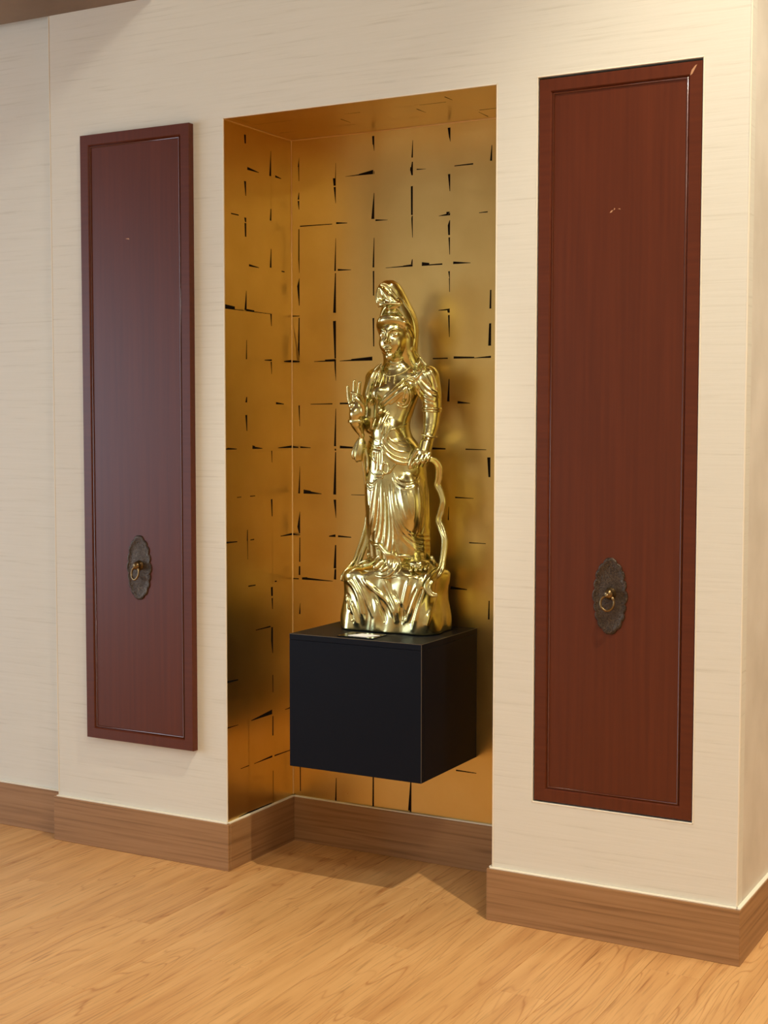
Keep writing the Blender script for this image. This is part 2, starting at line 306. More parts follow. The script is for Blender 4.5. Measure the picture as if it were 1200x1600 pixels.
def leaf_poly(w, h, right, bottom, vmm):
    """outline of one leaf (u to the right, v downwards) with its tears cut into the right and bottom edges"""
    ov = 0.0012
    def side(tears, L_, W_, mm):                           # profile along one edge: (distance along, inset from the edge, negative = overlap)
        out, last = [(0.0, -ov)], 0.0
        for t0, w0, t1, w1 in tears:
            if t0-last > .012: out += [((t0-.004)*L_, -ov)]
            elif last == 0.0 and t0 <= .012: out = []
            out += [(max(t0, last+.001)*L_, w0*mm), (min(t1, .999)*L_, w1*mm)]
            last = t1
            nxt = [q for q in tears if q[0] >= t1 and q[0]-t1 <= .012 and q[0] > t0]
            if t1 < .985 and not nxt: out += [((t1+.004)*L_, -ov)]
        return out, last >= .985
    R, ro = side(right, h, w, vmm); B, bo = side(bottom, w, h, HMM)
    P = [(0.0, 0.0)] + [(w-i, d) for d, i in R]
    if not ro and not bo: P.append((w+ov, h+ov))
    if ro and not bo: P.append((P[-1][0], h+ov))
    if bo and not ro: P.append((w+ov, h-B[-1][1]))
    P += [(d, h-i) for d, i in reversed(B) if d < P[-1][0] or True]
    out = []
    for p in P:
        if not out or (abs(p[0]-out[-1][0])+abs(p[1]-out[-1][1])) > 1e-5: out.append(p)
    return out
def lay_leaves(wall, us, vs, V, H, to_world, vmm=HMM):
    for i in range(len(us)-1):
        for j in range(len(vs)-1):
            w, h = us[i+1]-us[i], vs[j]-vs[j+1]
            P = leaf_poly(w, h, V.get((i, j), []), H.get((i, j), []), vmm)
            lift = 0.0004 + rnd.random()*0.0005; ta, tb = rnd.uniform(-1, 1)*0.0016, rnd.uniform(-1, 1)*0.0016
            vv = [to_world(us[i]+a, vs[j]-b, lift + ta*(a-w/2) + tb*(b-h/2)) for a, b in P]
            bm = bmesh.new(); f = bm.faces.new([bm.verts.new(v) for v in vv])
            f.normal_update(); bmesh.ops.triangulate(bm, faces=[f], ngon_method='EAR_CLIP')
            me = bpy.data.meshes.new('leaf'); bm.to_mesh(me); bm.free()
            link('gold_leaf', me, M_leaf, wall)
gw = bpy.data.objects
lay_leaves(gw['wall_niche_back'], XB, ZR, VB, HB, lambda u, v, n: (u, D-n, v))
lay_leaves(gw['wall_niche_left'], YL, ZR, VL, HL, lambda u, v, n: (-HW+n, u, v), 0.0008)
VR = {k: v for i, (k, v) in enumerate(VL.items()) if i % 2}; HR = {k: v for i, (k, v) in enumerate(HL.items()) if i % 2 == 0}
lay_leaves(gw['wall_niche_right'], YL, ZR, VR, HR, lambda u, v, n: (HW-n, u, v))
lay_leaves(gw['ceiling_niche'], XB, [D-.002, .266, .122, .003], {(2, 1): [(.2, 5, .6, 9)], (4, 1): [(.3, 4, .7, 12)], (5, 0): [(.2, 10, .8, 4)], (5, 2): [(.1, 4, .5, 10)]},
           {(1, 0): [(.0, 8, .5, 4)], (3, 1): [(.3, 4, .7, 9)], (5, 1): [(.2, 4, .8, 9)], (6, 0): [(.1, 9, .6, 4)]}, lambda u, v, n: (u, v, NZ-n))

# ---------------------------------------------------------------- black wall box and its sign
pb = empty('wall_box', (0.0, D, 0.3635), 'black floating box plinth fixed to the gold niche wall', 'plinth')
def child(o, root):
    o.parent = root; o.matrix_parent_inverse = Matrix.Translation(-root.location); return o
BX, BY, BZ0, BZ1 = 0.2285, 0.0053, 0.3635, 0.7754
tk = 0.018
child(box('top_panel', (-BX, BY, BZ1-tk), (BX, D, BZ1), M_box, bevel=0.0009, seg=1), pb)
child(box('front_panel', (-BX, BY, BZ0), (BX, BY+tk, BZ1-tk-.0004), M_box, bevel=0.0009, seg=1), pb)
child(box('side_panel', (BX-tk, BY+tk+.0003, BZ0), (BX, D, BZ1-tk-.0004), M_box, bevel=0.0009, seg=1), pb)
child(box('side_panel', (-BX, BY+tk+.0003, BZ0), (-BX+tk, D, BZ1-tk-.0004), M_box, bevel=0.0009, seg=1), pb)
child(box('bottom_panel', (-BX+tk, BY+tk+.0003, BZ0), (BX-tk, D, BZ0+tk), M_box), pb)
q_ = 0.0011
for nm, lo, hi in (('edge_strip', (-BX, BY-.0004, BZ1-q_), (BX, BY+q_, BZ1+.0004)), ('edge_strip', (BX-q_, BY-.0004, BZ1-q_), (BX+.0004, D, BZ1+.0004)), ('edge_strip', (BX-q_, BY-.0004, BZ0), (BX+.0004, BY+q_, BZ1)), ('edge_strip', (BX-q_, D-q_-.002, BZ0), (BX+.0005, D-.002, BZ1))):
    child(box(nm, lo, hi, M_edge), pb)
sg = empty('name_plate', (-0.008, 0.07, BZ1), 'small black plate with a white card, in front of the statue', 'sign')
child(box('plate', (-0.070, 0.024, BZ1), (0.054, 0.113, BZ1+0.003), M_plate, bevel=0.0006, seg=1), sg)
cdv = [(-0.040, 0.040), (0.026, 0.036), (0.046, 0.083), (-0.018, 0.090)]
cme = pyd([(x, y, BZ1+z) for z in (0.003, 0.0042) for x, y in cdv], [(3, 2, 1, 0), (4, 5, 6, 7)] + [(i, (i+1) % 4, (i+1) % 4+4, i+4) for i in range(4)])
child(link('card', cme, M_card), sg)

# ---------------------------------------------------------------- mahogany doors with ring pulls
def frame_piece(length, width, depth, cham, drop):
    """mitred board lying along +X from 0..length, outer edge at z=0, inner at z=width, face at y=-depth"""
    prof = [(0, 0), (0, -depth+.0015), (.0015, -depth), (width-cham, -depth), (width, -depth+drop), (width, 0)]
    v = [(d, y, d) for d, y in prof] + [(length-d, y, d) for d, y in prof]
    n = len(prof); f = [(i, (i+1) % n, (i+1) % n+n, i+n) for i in range(n)] + [tuple(range(n-1, -1, -1)), tuple(range(n, 2*n))]
    bm = bmesh.new(); vs = [bm.verts.new(p) for p in v]
    for q in f: bm.faces.new([vs[i] for i in q])
    return bm_mesh(bm)
def scallop():
    pts = [(0, 60), (8, 58), (11, 52), (17, 49), (18.5, 42), (22, 36), (21.5, 27), (25, 20), (24, 11), (27.5, 0), (24, -11), (25.5, -18), (22.5, -25), (22.5, -32), (19, -39), (19, -46), (11.5, -52), (8, -57), (0, -59)]
    notch = [0, 2, 4, 6, 8, 10, 12, 14, 16]
    P = []
    key = [(0, 60), (11, 51.5), (18.5, 41.5), (21.7, 27), (24, 11), (24, -11), (22.5, -25), (19, -39), (11.5, -51.5), (0, -59)]
    for i in range(len(key)-1):
        a, b = np.array(key[i], float), np.array(key[i+1], float); n = np.array([-(b-a)[1], (b-a)[0]]); L_ = np.linalg.norm(n); n = n/L_
        for t in np.linspace(0, 1, 7)[:-1]:
            P.append(a+(b-a)*t + n*(math.sin(math.pi*t)**0.6)*L_*0.21)
    P.append(np.array(key[-1], float))
    R = [(p[0], p[1]) for p in P]; Lh = [(-p[0], p[1]) for p in P[-2:0:-1]]
    return [(x*0.00178, y*0.00175) for x, y in R+Lh]
def revolve(prof, n=20):
    v, f = [], []
    for r, z in prof:
        for i in range(n): a = 2*math.pi*i/n; v.append((r*math.cos(a), -z, r*math.sin(a)))
    for k in range(len(prof)-1):
        for i in range(n): f.append((k*n+i, k*n+(i+1) % n, (k+1)*n+(i+1) % n, (k+1)*n+i))
    f.append(tuple(range((len(prof)-1)*n, len(prof)*n)))
    bm = bmesh.new(); vs = [bm.verts.new(p) for p in v]
    for q in f: bm.faces.new([vs[i] for i in q])
    bmesh.ops.remove_doubles(bm, verts=bm.verts, dist=1e-5); return bm_mesh(bm)
def tube(path, radii, n=10, closed=False):
    path = [Vector(p) for p in path]; v, f = [], []; m_ = len(path); up = Vector((0.13, -0.97, 0.2)).normalized()
    for k, p in enumerate(path):
        t = (path[(k+1) % m_]-path[k-1]) if closed else (path[min(k+1, m_-1)]-path[max(k-1, 0)])
        t.normalize(); a = t.cross(up).normalized(); b = t.cross(a)
        r = radii[k] if hasattr(radii, '__len__') else radii
        for i in range(n): an = 2*math.pi*i/n; v.append(p+a*r*math.cos(an)+b*r*math.sin(an))
    for k in range(m_ if closed else m_-1):
        for i in range(n): f.append((k*n+i, k*n+(i+1) % n, ((k+1) % m_)*n+(i+1) % n, ((k+1) % m_)*n+i))
    if not closed: f += [tuple(range(n))[::-1], tuple(range((m_-1)*n, m_*n))]
    bm = bmesh.new(); vs = [bm.verts.new(p) for p in v]
    for q in f: bm.faces.new([vs[i] for i in q])
    return bm_mesh(bm)
def plate_mesh():
    P = scallop(); n = len(P); v, f = [], []
    rings = [(1.0, 0.0), (1.0, 0.0025), (0.965, 0.0040), (0.90, 0.0040), (0.86, 0.0026), (0.6, 0.0030), (0.3, 0.0042)]
    for s_, d in rings: v += [(x*s_, -d, z*s_) for x, z in P]
    for k in range(len(rings)-1):
        for i in range(n): f.append((k*n+i, k*n+(i+1) % n, (k+1)*n+(i+1) % n, (k+1)*n+i))
    v.append((0, -.0045, 0)); c0 = len(v)-1; k = len(rings)-1
    for i in range(n): f.append((k*n+i, k*n+(i+1) % n, c0))
    bm = bmesh.new(); vs = [bm.verts.new(p) for p in v]
    for q in f: bm.faces.new([vs[i] for i in q])
    return bm_mesh(bm)
RING_PLATE = None
def make_door(name, x0, x1, z0, z1, yface, depth, label, pull_at, ring_tilt):
    root = empty(name, (x0, yface+depth, z0), label, 'door')
    W, H_ = x1-x0, z1-z0; fw = 0.0385
    for nm, L_, loc, rot in (('bottom_rail', W, (0, 0, 0), 0), ('right_stile', H_, (W, 0, 0), -90), ('top_rail', W, (W, 0, H_), 180), ('left_stile', H_, (0, 0, H_), 90)):
        o = link(nm, frame_piece(L_, fw, depth, 0.0060, 0.0080), M_door, root); o.location = loc; o.rotation_euler = (0, math.radians(rot), 0)
    pn = box('center_panel', (fw-.003, -depth+0.0060, fw-.003), (W-fw+.003, -0.001, H_-fw+.003), M_door, root)
    a_, b_, c_, d_ = fw+.0012, W-fw-.0012, fw+.0012, H_-fw-.0012; rb = 0.0026; n_ = 10; vs_ = []
    for k in range(n_):                                    # slim polished bead run round the panel, mitred at the corners
        an = 2*math.pi*k/n_; e_ = rb*math.cos(an); y_ = -depth+0.0052-rb*math.sin(an)
        vs_ += [(a_-e_, y_, c_-e_), (b_+e_, y_, c_-e_), (b_+e_, y_, d_+e_), (a_-e_, y_, d_+e_)]
    fs_ = [(k*4+i, k*4+(i+1) % 4, ((k+1) % n_)*4+(i+1) % 4, ((k+1) % n_)*4+i) for k in range(n_) for i in range(4)]
    bmb = bmesh.new(); vv_ = [bmb.verts.new(p) for p in vs_]
    for q in fs_: bmb.faces.new([vv_[i] for i in q])
    link('bead_molding', bm_mesh(bmb), M_bead, root, True)
    pl = link('pull_plate', plate_mesh(), M_bronze, root, True); pl.location = (pull_at[0]-x0, -depth+0.0060, pull_at[1]-z0); pl['label'] = 'scalloped bronze pull plate'
    bo = link('knob', revolve([(0.017, 0.003), (0.0165, 0.006), (0.013, 0.010), (0.0125, 0.014), (0.0135, 0.018), (0.0115, 0.023), (0.007, 0.0265), (0.001, 0.028)]), M_ring, pl, True); bo.location = (0.002, 0, 0.008)
    rp = []
    for i in range(40):
        a = 2*math.pi*i/40; r = 0.0195 + 0.0012*max(0, -math.cos(a))**6
        rp.append((r*math.sin(a)*0.95, 0, r*math.cos(a)*1.02))
    rr = [0.0030 + 0.0012*abs(math.sin(5*math.pi*i/40*2))*(1 if (i < 7 or i > 33) else 0) + 0.0006*(1-math.cos(2*math.pi*i/40))/2 for i in range(40)]
    ri = link('ring', tube(rp, rr, 10, True), M_ring, pl, True); ri.location = (0.0, -0.0225, 0.004-0.0195); ri.rotation_euler = ring_tilt
    pin = link('pin', tube([(0, -.016, .007), (0, -.022, .005), (0, -.030, .004)], [.0055, .006, .004], 10), M_ring, pl, True)
    return root, fw
dr, _ = make_door('cupboard_door', PX0+0.0035, PX1-0.0030, PZ0+0.0045, PZ1-0.0065, 0.0015, 0.022, 'tall mahogany door set into the wall right of the gold niche', (0.803, 0.952), (math.radians(-10), math.radians(4), math.radians(6)))
dl, _ = make_door('cupboard_door', -1.0113, -0.5744, 0.3746, 2.3507, -0.0243, 0.0243, 'tall mahogany door standing proud of the wall left of the gold niche', (-0.788, 0.952), (math.radians(-10), math.radians(-4), math.radians(-14)))
def flake(root, pts, y):
    v = [(x, y, z) for x, z in pts]; n = len(v)
    v2 = [(x, y-.0006, z) for x, z in pts]
    me = pyd(v+v2, [tuple(range(n, 2*n))] + [(i, (i+1) % n, (i+1) % n+n, i+n) for i in range(n)])
    return child(link('scratch', me, M_scratch), root)
yr = 0.0015+0.0060
flake(dr, [(.790, 1.983), (.796, 1.984), (.799, 1.990), (.794, 1.989)], yr); flake(dr, [(.800, 1.989), (.805, 1.992), (.803, 1.995)], yr); flake(dr, [(.812, 1.992), (.820, 1.990), (.818, 1.993)], yr)
flake(dr, [(1.006, 2.318), (1.012, 2.322), (1.024, 2.344), (1.020, 2.343), (1.010, 2.332)], 0.0015)
flake(dl, [(-.832, 2.010), (-.815, 2.006), (-.818, 2.011)], -0.0243+.0060)

# ---------------------------------------------------------------- the gilded statue: sculpted as distance fields, one field per part
SX, SY, SZ = 0.016, 0.245, 0.7754                          # statue origin: centre of the rock base, on the box top
ORG = np.array([SX, SY, SZ])
def ray_dir(u, v): return _r*(u-600)-_u*(v-800)+_f*F_PX
def at(u, v, y):
    """photo pixel -> statue coordinates, at depth y in front (-) or behind (+) of the statue axis"""
    d = ray_dir(u, v); t = (SY+y-CAM[1])/d[1]
    return CAM + t*d - ORG
class Field:
    def __init__(s, lo, hi, h):
        s.lo = np.array(lo, float); s.h = h; s.n = np.ceil((np.array(hi)-s.lo)/h).astype(int)+1
        s.D = np.full(s.n, 0.03, np.float32)
        s.ax = [(s.lo[i]+h*np.arange(s.n[i])).astype(np.float32) for i in range(3)]
    def win(s, lo, hi):
        a = np.clip(np.floor((np.array(lo)-s.lo)/s.h).astype(int), 0, s.n-1); b = np.clip(np.ceil((np.array(hi)-s.lo)/s.h).astype(int)+1, 1, s.n)
        sl = tuple(slice(int(i), int(max(j, i+1))) for i, j in zip(a, b))
        return sl, s.ax[0][sl[0]][:, None, None], s.ax[1][sl[1]][None, :, None], s.ax[2][sl[2]][None, None, :]
    def put(s, f, lo, hi, k=0.004, cut=False):
        m = k+0.006; sl, X, Y, Z = s.win(np.array(lo)-m, np.array(hi)+m)
        if 0 in s.D[sl].shape: return
        d = f(X, Y, Z); a = s.D[sl]
        if cut: d = -d; q = np.maximum(k-np.abs(a-d), 0)/k; s.D[sl] = np.maximum(a, d)+q*q*k*0.25
        else: q = np.maximum(k-np.abs(a-d), 0)/k; s.D[sl] = np.minimum(a, d)-q*q*k*0.25
    def ell(s, c, r, k=0.004, cut=False, rot=None):
        c = np.array(c, float); r = np.array(r, float); R = None if rot is None else np.array(Matrix.Rotation(rot[1], 3, rot[0]))
        m = r if R is None else np.full(3, r.max())
        def f(X, Y, Z):
            x, y, z = X-c[0], Y-c[1], Z-c[2]
            if R is not None: x, y, z = R[0, 0]*x+R[1, 0]*y+R[2, 0]*z, R[0, 1]*x+R[1, 1]*y+R[2, 1]*z, R[0, 2]*x+R[1, 2]*y+R[2, 2]*z
            k0 = np.sqrt((x/r[0])**2+(y/r[1])**2+(z/r[2])**2); k1 = np.sqrt((x/r[0]**2)**2+(y/r[1]**2)**2+(z/r[2]**2)**2)+1e-6
            return (k0*(k0-1)/k1).astype(np.float32)
        s.put(f, c-m, c+m, k, cut)
    def cap(s, a, b, ra, rb, k=0.004, cut=False):
        a, b = np.array(a, float), np.array(b, float); ab = b-a; L2 = max(ab@ab, 1e-9); R = max(ra, rb)
        def f(X, Y, Z):
            x, y, z = X-a[0], Y-a[1], Z-a[2]; t = np.clip((x*ab[0]+y*ab[1]+z*ab[2])/L2, 0, 1)
            return (np.sqrt((x-t*ab[0])**2+(y-t*ab[1])**2+(z-t*ab[2])**2)-(ra+t*(rb-ra))).astype(np.float32)
        s.put(f, np.minimum(a, b)-R, np.maximum(a, b)+R, k, cut)
    def chain(s, P, r, k=0.004, cut=False):
        """tapered tube along a polyline; the links are joined hard first so the tube stays even, then blended in once"""
        P = np.array(P, float); r = np.array(list(r) if hasattr(r, '__len__') else [r]*len(P), float); R = r.max()
        lo, hi = P.min(0)-R, P.max(0)+R; m = k+0.006; sl, X, Y, Z = s.win(lo-m, hi+m)
        if 0 in s.D[sl].shape: return
        T = Field.__new__(Field); T.h = s.h; T.ax = [s.ax[i][sl[i]] for i in range(3)]; T.lo = np.array([T.ax[i][0] for i in range(3)], float); T.n = np.array([len(q) for q in T.ax]); T.D = np.full(T.n, 0.03, np.float32)
        for i in range(len(P)-1):
            A, B = P[i], P[i+1]; ab = B-A; L2 = max(ab@ab, 1e-9); Ri = max(r[i], r[i+1])+m
            s2, x, y, z = T.win(np.minimum(A, B)-Ri, np.maximum(A, B)+Ri); x, y, z = x-A[0], y-A[1], z-A[2]
            q = np.clip((x*ab[0]+y*ab[1]+z*ab[2])/L2, 0, 1)
            T.D[s2] = np.minimum(T.D[s2], np.sqrt((x-q*ab[0])**2+(y-q*ab[1])**2+(z-q*ab[2])**2)-(r[i]+q*(r[i+1]-r[i])))
        s.put(lambda X_, Y_, Z_: T.D, lo, hi, k, cut)
    def loft(s, secs, k=0.01, warp=None, cut=False):
        S = np.array(secs, float); S = S[np.argsort(S[:, 0])]; z = S[:, 0]
        zz = s.ax[2]; m = np.gradient(S[:, 1:], z, axis=0)
        def hermite(q):
            i = np.clip(np.searchsorted(z, q)-1, 0, len(z)-2); h = z[i+1]-z[i]; t = np.clip((q-z[i])/h, 0, 1)[:, None]; h = h[:, None]
            return (2*t**3-3*t**2+1)*S[i, 1:]+(t**3-2*t**2+t)*h*m[i]+(-2*t**3+3*t**2)*S[i+1, 1:]+(t**3-t**2)*h*m[i+1]
        def f(X, Y, Z):
            zc = Z[0, 0, :]; p = hermite(zc.astype(float)); cx, cy, rx, ry = [np.maximum(p[:, i], -9).astype(np.float32)[None, None, :] for i in range(4)]
            a, b = (X-cx)/rx, (Y-cy)/ry; k0 = np.sqrt(a*a+b*b); k1 = np.sqrt((a/rx)**2+(b/ry)**2)+1e-5
            d = k0*(k0-1)/k1
            if warp is not None: d = d+warp(np.arctan2(b, a), Z)
            dz = np.maximum(z[0]-Z, Z-z[-1])
            return np.maximum(d, dz).astype(np.float32)
        lo = (np.min(S[:, 1]-S[:, 3]), np.min(S[:, 2]-S[:, 4]), z[0]); hi = (np.max(S[:, 1]+S[:, 3]), np.max(S[:, 2]+S[:, 4]), z[-1])
        s.put(f, np.array(lo)-.006, np.array(hi)+.006, k, cut)
    def freeze(s): s.R = s.D.copy(); return s
    def sample(s, P):
        i = np.rint((P-s.lo)/s.h).astype(int); ok = np.all((i >= 0) & (i < s.n), axis=-1); i = np.clip(i, 0, s.n-1)
        return np.where(ok, getattr(s, 'R', s.D)[i[..., 0], i[..., 1], i[..., 2]], 0.03)
    def mesh(s, name, parent, blur=1, m=None):
        D_ = s.D
        for _ in range(blur):
            for ax in range(3):
                Q = D_.copy(); a = [slice(None)]*3; b = [slice(None)]*3; c_ = [slice(None)]*3
                a[ax], b[ax], c_[ax] = slice(2, None), slice(None, -2), slice(1, -1)
                Q[tuple(c_)] = 0.5*D_[tuple(c_)]+0.25*(D_[tuple(a)]+D_[tuple(b)]); D_ = Q
        bg = 0.02; g = openvdb.FloatGrid(bg); g.copyFromArray(np.clip(D_, -bg, bg), tolerance=1e-6)
        pts, tris, quads = g.convertToPolygons(isovalue=0.0, adaptivity=0.0)
        P = np.asarray(pts, dtype=np.float64)*s.h+s.lo
        me = bpy.data.meshes.new(name); nq, nt = len(quads), len(tris)
        me.vertices.add(len(P)); me.vertices.foreach_set('co', P.astype(np.float32).ravel())
        loops = np.concatenate([np.asarray(quads).ravel(), np.asarray(tris).ravel()]).astype(np.int32)
        me.loops.add(len(loops)); me.loops.foreach_set('vertex_index', loops)
        me.polygons.add(nq+nt); st = np.concatenate([np.arange(nq)*4, nq*4+np.arange(nt)*3]).astype(np.int32)
        me.polygons.foreach_set('loop_start', st); me.polygons.foreach_set('use_smooth', np.ones(nq+nt, bool))
        me.update(calc_edges=True); me.validate()
        v0 = me.polygons[0]
        # outward normals: flip if the volume comes out negative
        bmv = bmesh.new(); bmv.from_mesh(me)
        if bmv.calc_volume(signed=True) < 0: bmesh.ops.reverse_faces(bmv, faces=bmv.faces); bmv.to_mesh(me)
        bmv.free()
        return link(name, me, m or M_gold, parent)
def spline(P, n=6):
    P = [np.array(p, float) for p in P]; Q = [2*P[0]-P[1]]+P+[2*P[-1]-P[-2]]; out = []
    for i in range(1, len(Q)-2):
        for t in np.linspace(0, 1, n, endpoint=False):
            a, b, c_, d = Q[i-1], Q[i], Q[i+1], Q[i+2]
            out.append(0.5*((2*b)+(c_-a)*t+(2*a-5*b+4*c_-d)*t*t+(3*b-a-3*c_+d)*t**3))
    return np.array(out+[P[-1]])
def on_surface(px, fields, n=4, lift=0.0):
    """run a pixel polyline over the surface of the sculpture, as one would draw it with a modelling tool"""
    uv = spline([np.array(p[:2], float) for p in px], n); out = []; last = -0.05
    tt = np.arange(-0.16, 0.14, 0.0008)
    for u, v in uv:
        p0, p1 = at(u, v, -0.16), at(u, v, 0.14); P = p0+(p1-p0)*((tt+0.16)/0.30)[:, None]
        d = np.min([f.sample(P) for f in fields], axis=0); i = np.argmax(d < 0.0004)
        y = tt[i] if d[i] < 0.0004 else last
        last = y; out.append(at(u, v, y-lift))
    out = np.array(out)
    for _ in range(4): out[1:-1] = 0.5*out[1:-1]+0.25*(out[:-2]+out[2:])
    return out
def taper(n, r, a=0.15, b=0.15):
    t = np.linspace(0, 1, n); return r*np.minimum(1, np.minimum(a+t*5, b+(1-t)*5))
def ridge(F, px, r, on, k=0.003, lift=0.0, a=0.3, b=0.3):
    """raised fold: full in the middle, its ends sinking into the surface"""
    P = on_surface(px, on, lift=lift); R = taper(len(P), r, a, b); P = P + _f[None, :]*((r-R)*0.9)[:, None]
    F.chain(P, R, k)
def groove(F, px, r, on, k=0.003):
    P = on_surface(px, on); F.chain(P, taper(len(P), r), k, cut=True)

statue = empty('standing_statue', (SX, SY, SZ), 'polished golden statue of a robed standing figure with one hand raised', 'statue')
V1 = 0.0016
# ---- rock base
rk = Field((-.21, -.145, -.004), (.21, .135, .26), 0.0019)
def rock(X, Y, Z):
    t = np.clip(Z/0.20, 0, 1); hx = 0.165-0.010*t+0.004*np.sin(9*Z/0.2); hy = 0.096-0.006*t
    x = np.abs(X)-hx+0.05; y = np.abs(Y+0.002)-hy+0.05; d = np.minimum(np.maximum(x, y), 0)+np.sqrt(np.maximum(x, 0)**2+np.maximum(y, 0)**2)-0.05
    th = np.arctan2(Y, X); d = d+0.0035*np.sin(5*th+14*Z)+0.0025*np.sin(11*th-22*Z)
    top = 0.193+0.010*np.exp(-((X-.03)**2+(Y+.03)**2)/0.006)-0.10*np.maximum(-X-.11, 0)-0.22*np.maximum(-Y-.07, 0)
    dz = Z-top
    q = np.maximum(0.022-np.abs(d-dz), 0)/0.022
    return np.maximum(np.maximum(d, dz)+q*q*0.022*0.25, 0.0015-Z).astype(np.float32)
rk.put(rock, (-.185, -.12, 0.0), (.185, .11, .22), 0.004)
rk.ell((.022, -.012, .188), (.128, .078, .036), 0.02)
rk.freeze()
for px, r in (([(541, 906), (548, 909), (556, 921), (562, 936), (566, 954), (569, 973)], .0075), ([(569, 906), (576, 914), (590, 926), (604, 938), (613, 952), (619, 970)], .006), ([(556, 904), (566, 920), (575, 940), (583, 962)], .005),
              ([(600, 905), (607, 918), (610, 930), (618, 945), (624, 968)], .006), ([(663, 906), (653, 924), (644, 946), (636, 970)], .0045), ([(656, 905), (647, 925), (640, 946), (631, 973)], .003), ([(668, 908), (660, 930), (652, 955), (645, 984)], .0035),
              ([(640, 906), (636, 922), (632, 940), (628, 962)], .006), ([(541, 934), (547, 942), (552, 953), (556, 968), (559, 977)], .0055), ([(680, 935), (674, 950), (668, 968), (664, 985)], .005)):
    ridge(rk, px, r, [rk], 0.010)
for px, r in (([(543, 930), (546, 940), (545, 950)], .006), ([(549, 958), (552, 970)], .005), ([(628, 944), (628, 956), (627, 972)], .0055), ([(596, 952), (600, 962), (601, 972)], .004), ([(582, 925), (593, 945), (600, 962)], .0035), ([(616, 925), (622, 940)], .003), ([(650, 920), (642, 940), (634, 965)], .0025), ([(659, 922), (650, 945), (642, 972)], .0025)):
    groove(rk, px, r, [rk], 0.008)
# ---- body: torso, neck, head, arms, hands and feet in one skin
bd = Field((-.165, -.16, .175), (.165, .075, 1.03), V1)
bd.loft([(.42, -.002, .0, .092, .074), (.50, -.003, 0, .090, .072), (.56, -.005, -.004, .084, .070), (.60, -.010, -.012, .066, .066), (.64, -.012, -.012, .058, .058), (.68, -.008, -.006, .064, .056), (.72, -.003, -.004, .074, .055),
         (.76, .004, .0, .083, .050), (.79, .006, .004, .080, .040), (.812, .004, .006, .054, .034), (.83, .002, .004, .034, .031), (.85, .001, .002, .0285, .030), (.90, 0, .004, .029, .031)], 0.006)
bd.ell((-.034, -.040, .738), (.034, .024, .028), 0.012); bd.ell((.042, -.038, .738), (.034, .024, .028), 0.012); bd.ell((-.012, -.050, .622), (.046, .030, .040), 0.014)
bd.ell((-.078, .008, .782), (.033, .032, .034), 0.012); bd.ell((.103, .008, .787), (.035, .032, .035), 0.012)
# statue's left arm, hanging (right in the photo)
bd.chain(spline([(.104, .008, .785), (.114, .012, .74), (.117, .012, .68), (.1175, .004, .640), (.1165, -.012, .598)], 4), np.interp(np.linspace(0, 4, 17), range(5), [.033, .031, .0265, .0235, .0165]), 0.008)
hb = np.array([.1165, -.012, .598])
bd.chain([hb, at(666, 694, -.022), at(663, 706, -.034)], [.0165, .021, .020], 0.006); bd.ell(at(661, 708, -.034), (.025, .016, .016), 0.006)
for kn, md, tp, r in ((at(654, 712, -.048), at(648.5, 722, -.060), at(645, 730, -.050), .0062), (at(660, 711, -.047), at(655.5, 721, -.060), at(652, 729.5, -.048), .0065), (at(666.5, 710, -.043), at(662.5, 719.5, -.056), at(659.5, 727.5, -.044), .0062), (at(672, 709, -.036), at(669.5, 717, -.048), at(667, 724, -.038), .0056)):
    bd.chain(spline([kn, md, tp], 3), np.linspace(r*1.12, r*.92, 7), 0.0025)
bd.chain(spline([at(652, 703, -.046), at(645, 714, -.052), at(641, 725, -.054), at(640.5, 731, -.052)], 3), np.linspace(.0078, .0058, 10), 0.003)
# statue's right arm, forearm raised (left in the photo)
bd.chain(spline([(-.078, .008, .782), (-.092, .012, .72), (-.098, .008, .655)], 4), np.linspace(.032, .026, 9), 0.008)
bd.chain([(-.098, .008, .652), at(561, 664, -.070), at(557, 655, -.098)], [.026, .023, .0215], 0.008)
bd.chain([at(557, 655, -.098), at(557, 647, -.106)], [.021, .023], 0.006)
bd.ell(at(557, 640, -.108), (.0275, .013, .026), 0.007, rot=('Z', -.25))
bd.ell(at(549.5, 634, -.116), (.010, .009, .011), 0.005)
for pts, r in (([(547.5, 633, -.108), (544.5, 619, -.112), (543.3, 604, -.117)], .0056), ([(553, 629, -.108), (553.5, 612, -.107), (554, 595.5, -.113)], .0064), ([(560, 628, -.108), (560.5, 613, -.106), (562.3, 598, -.114)], .0066), ([(566.5, 631, -.110), (563, 620, -.122), (557, 617, -.134), (550, 613.5, -.136)], .0066)):
    Pn = [at(*p) for p in pts]; Q = spline(Pn, 4); bd.chain(Q, np.linspace(r*1.12, r*.78, len(Q)), 0.003)
Q = spline([at(568, 647, -.108), at(568.5, 637, -.120), at(563, 629, -.132), at(556, 622, -.138)], 4); bd.chain(Q, np.linspace(.0092, .0058, len(Q)), 0.004)
# feet
bd.ell(at(655, 880, -.055), (.034, .036, .017), 0.006); bd.chain([at(652, 870, -.02), at(655, 884, -.075)], [.026, .015], 0.008)
for i, (u, v, r) in enumerate(((642, 891.5, .0078), (650, 891, .0066), (657.5, 890.5, .0062), (664.5, 889.5, .0058), (671, 888, .0054))): bd.chain([at(u+1, v-4, -.085), at(u, v, -.101)], [r*.9, r*.85], 0.004)
bd.chain([at(587, 858, .0), at(580, 862, -.03), at(578, 866, -.045)], [.014, .014, .011], 0.006)
bd.chain([at(605, 868, -.03), at(596, 880, -.07), at(588, 886, -.085)], [.022, .018, .012], 0.006)
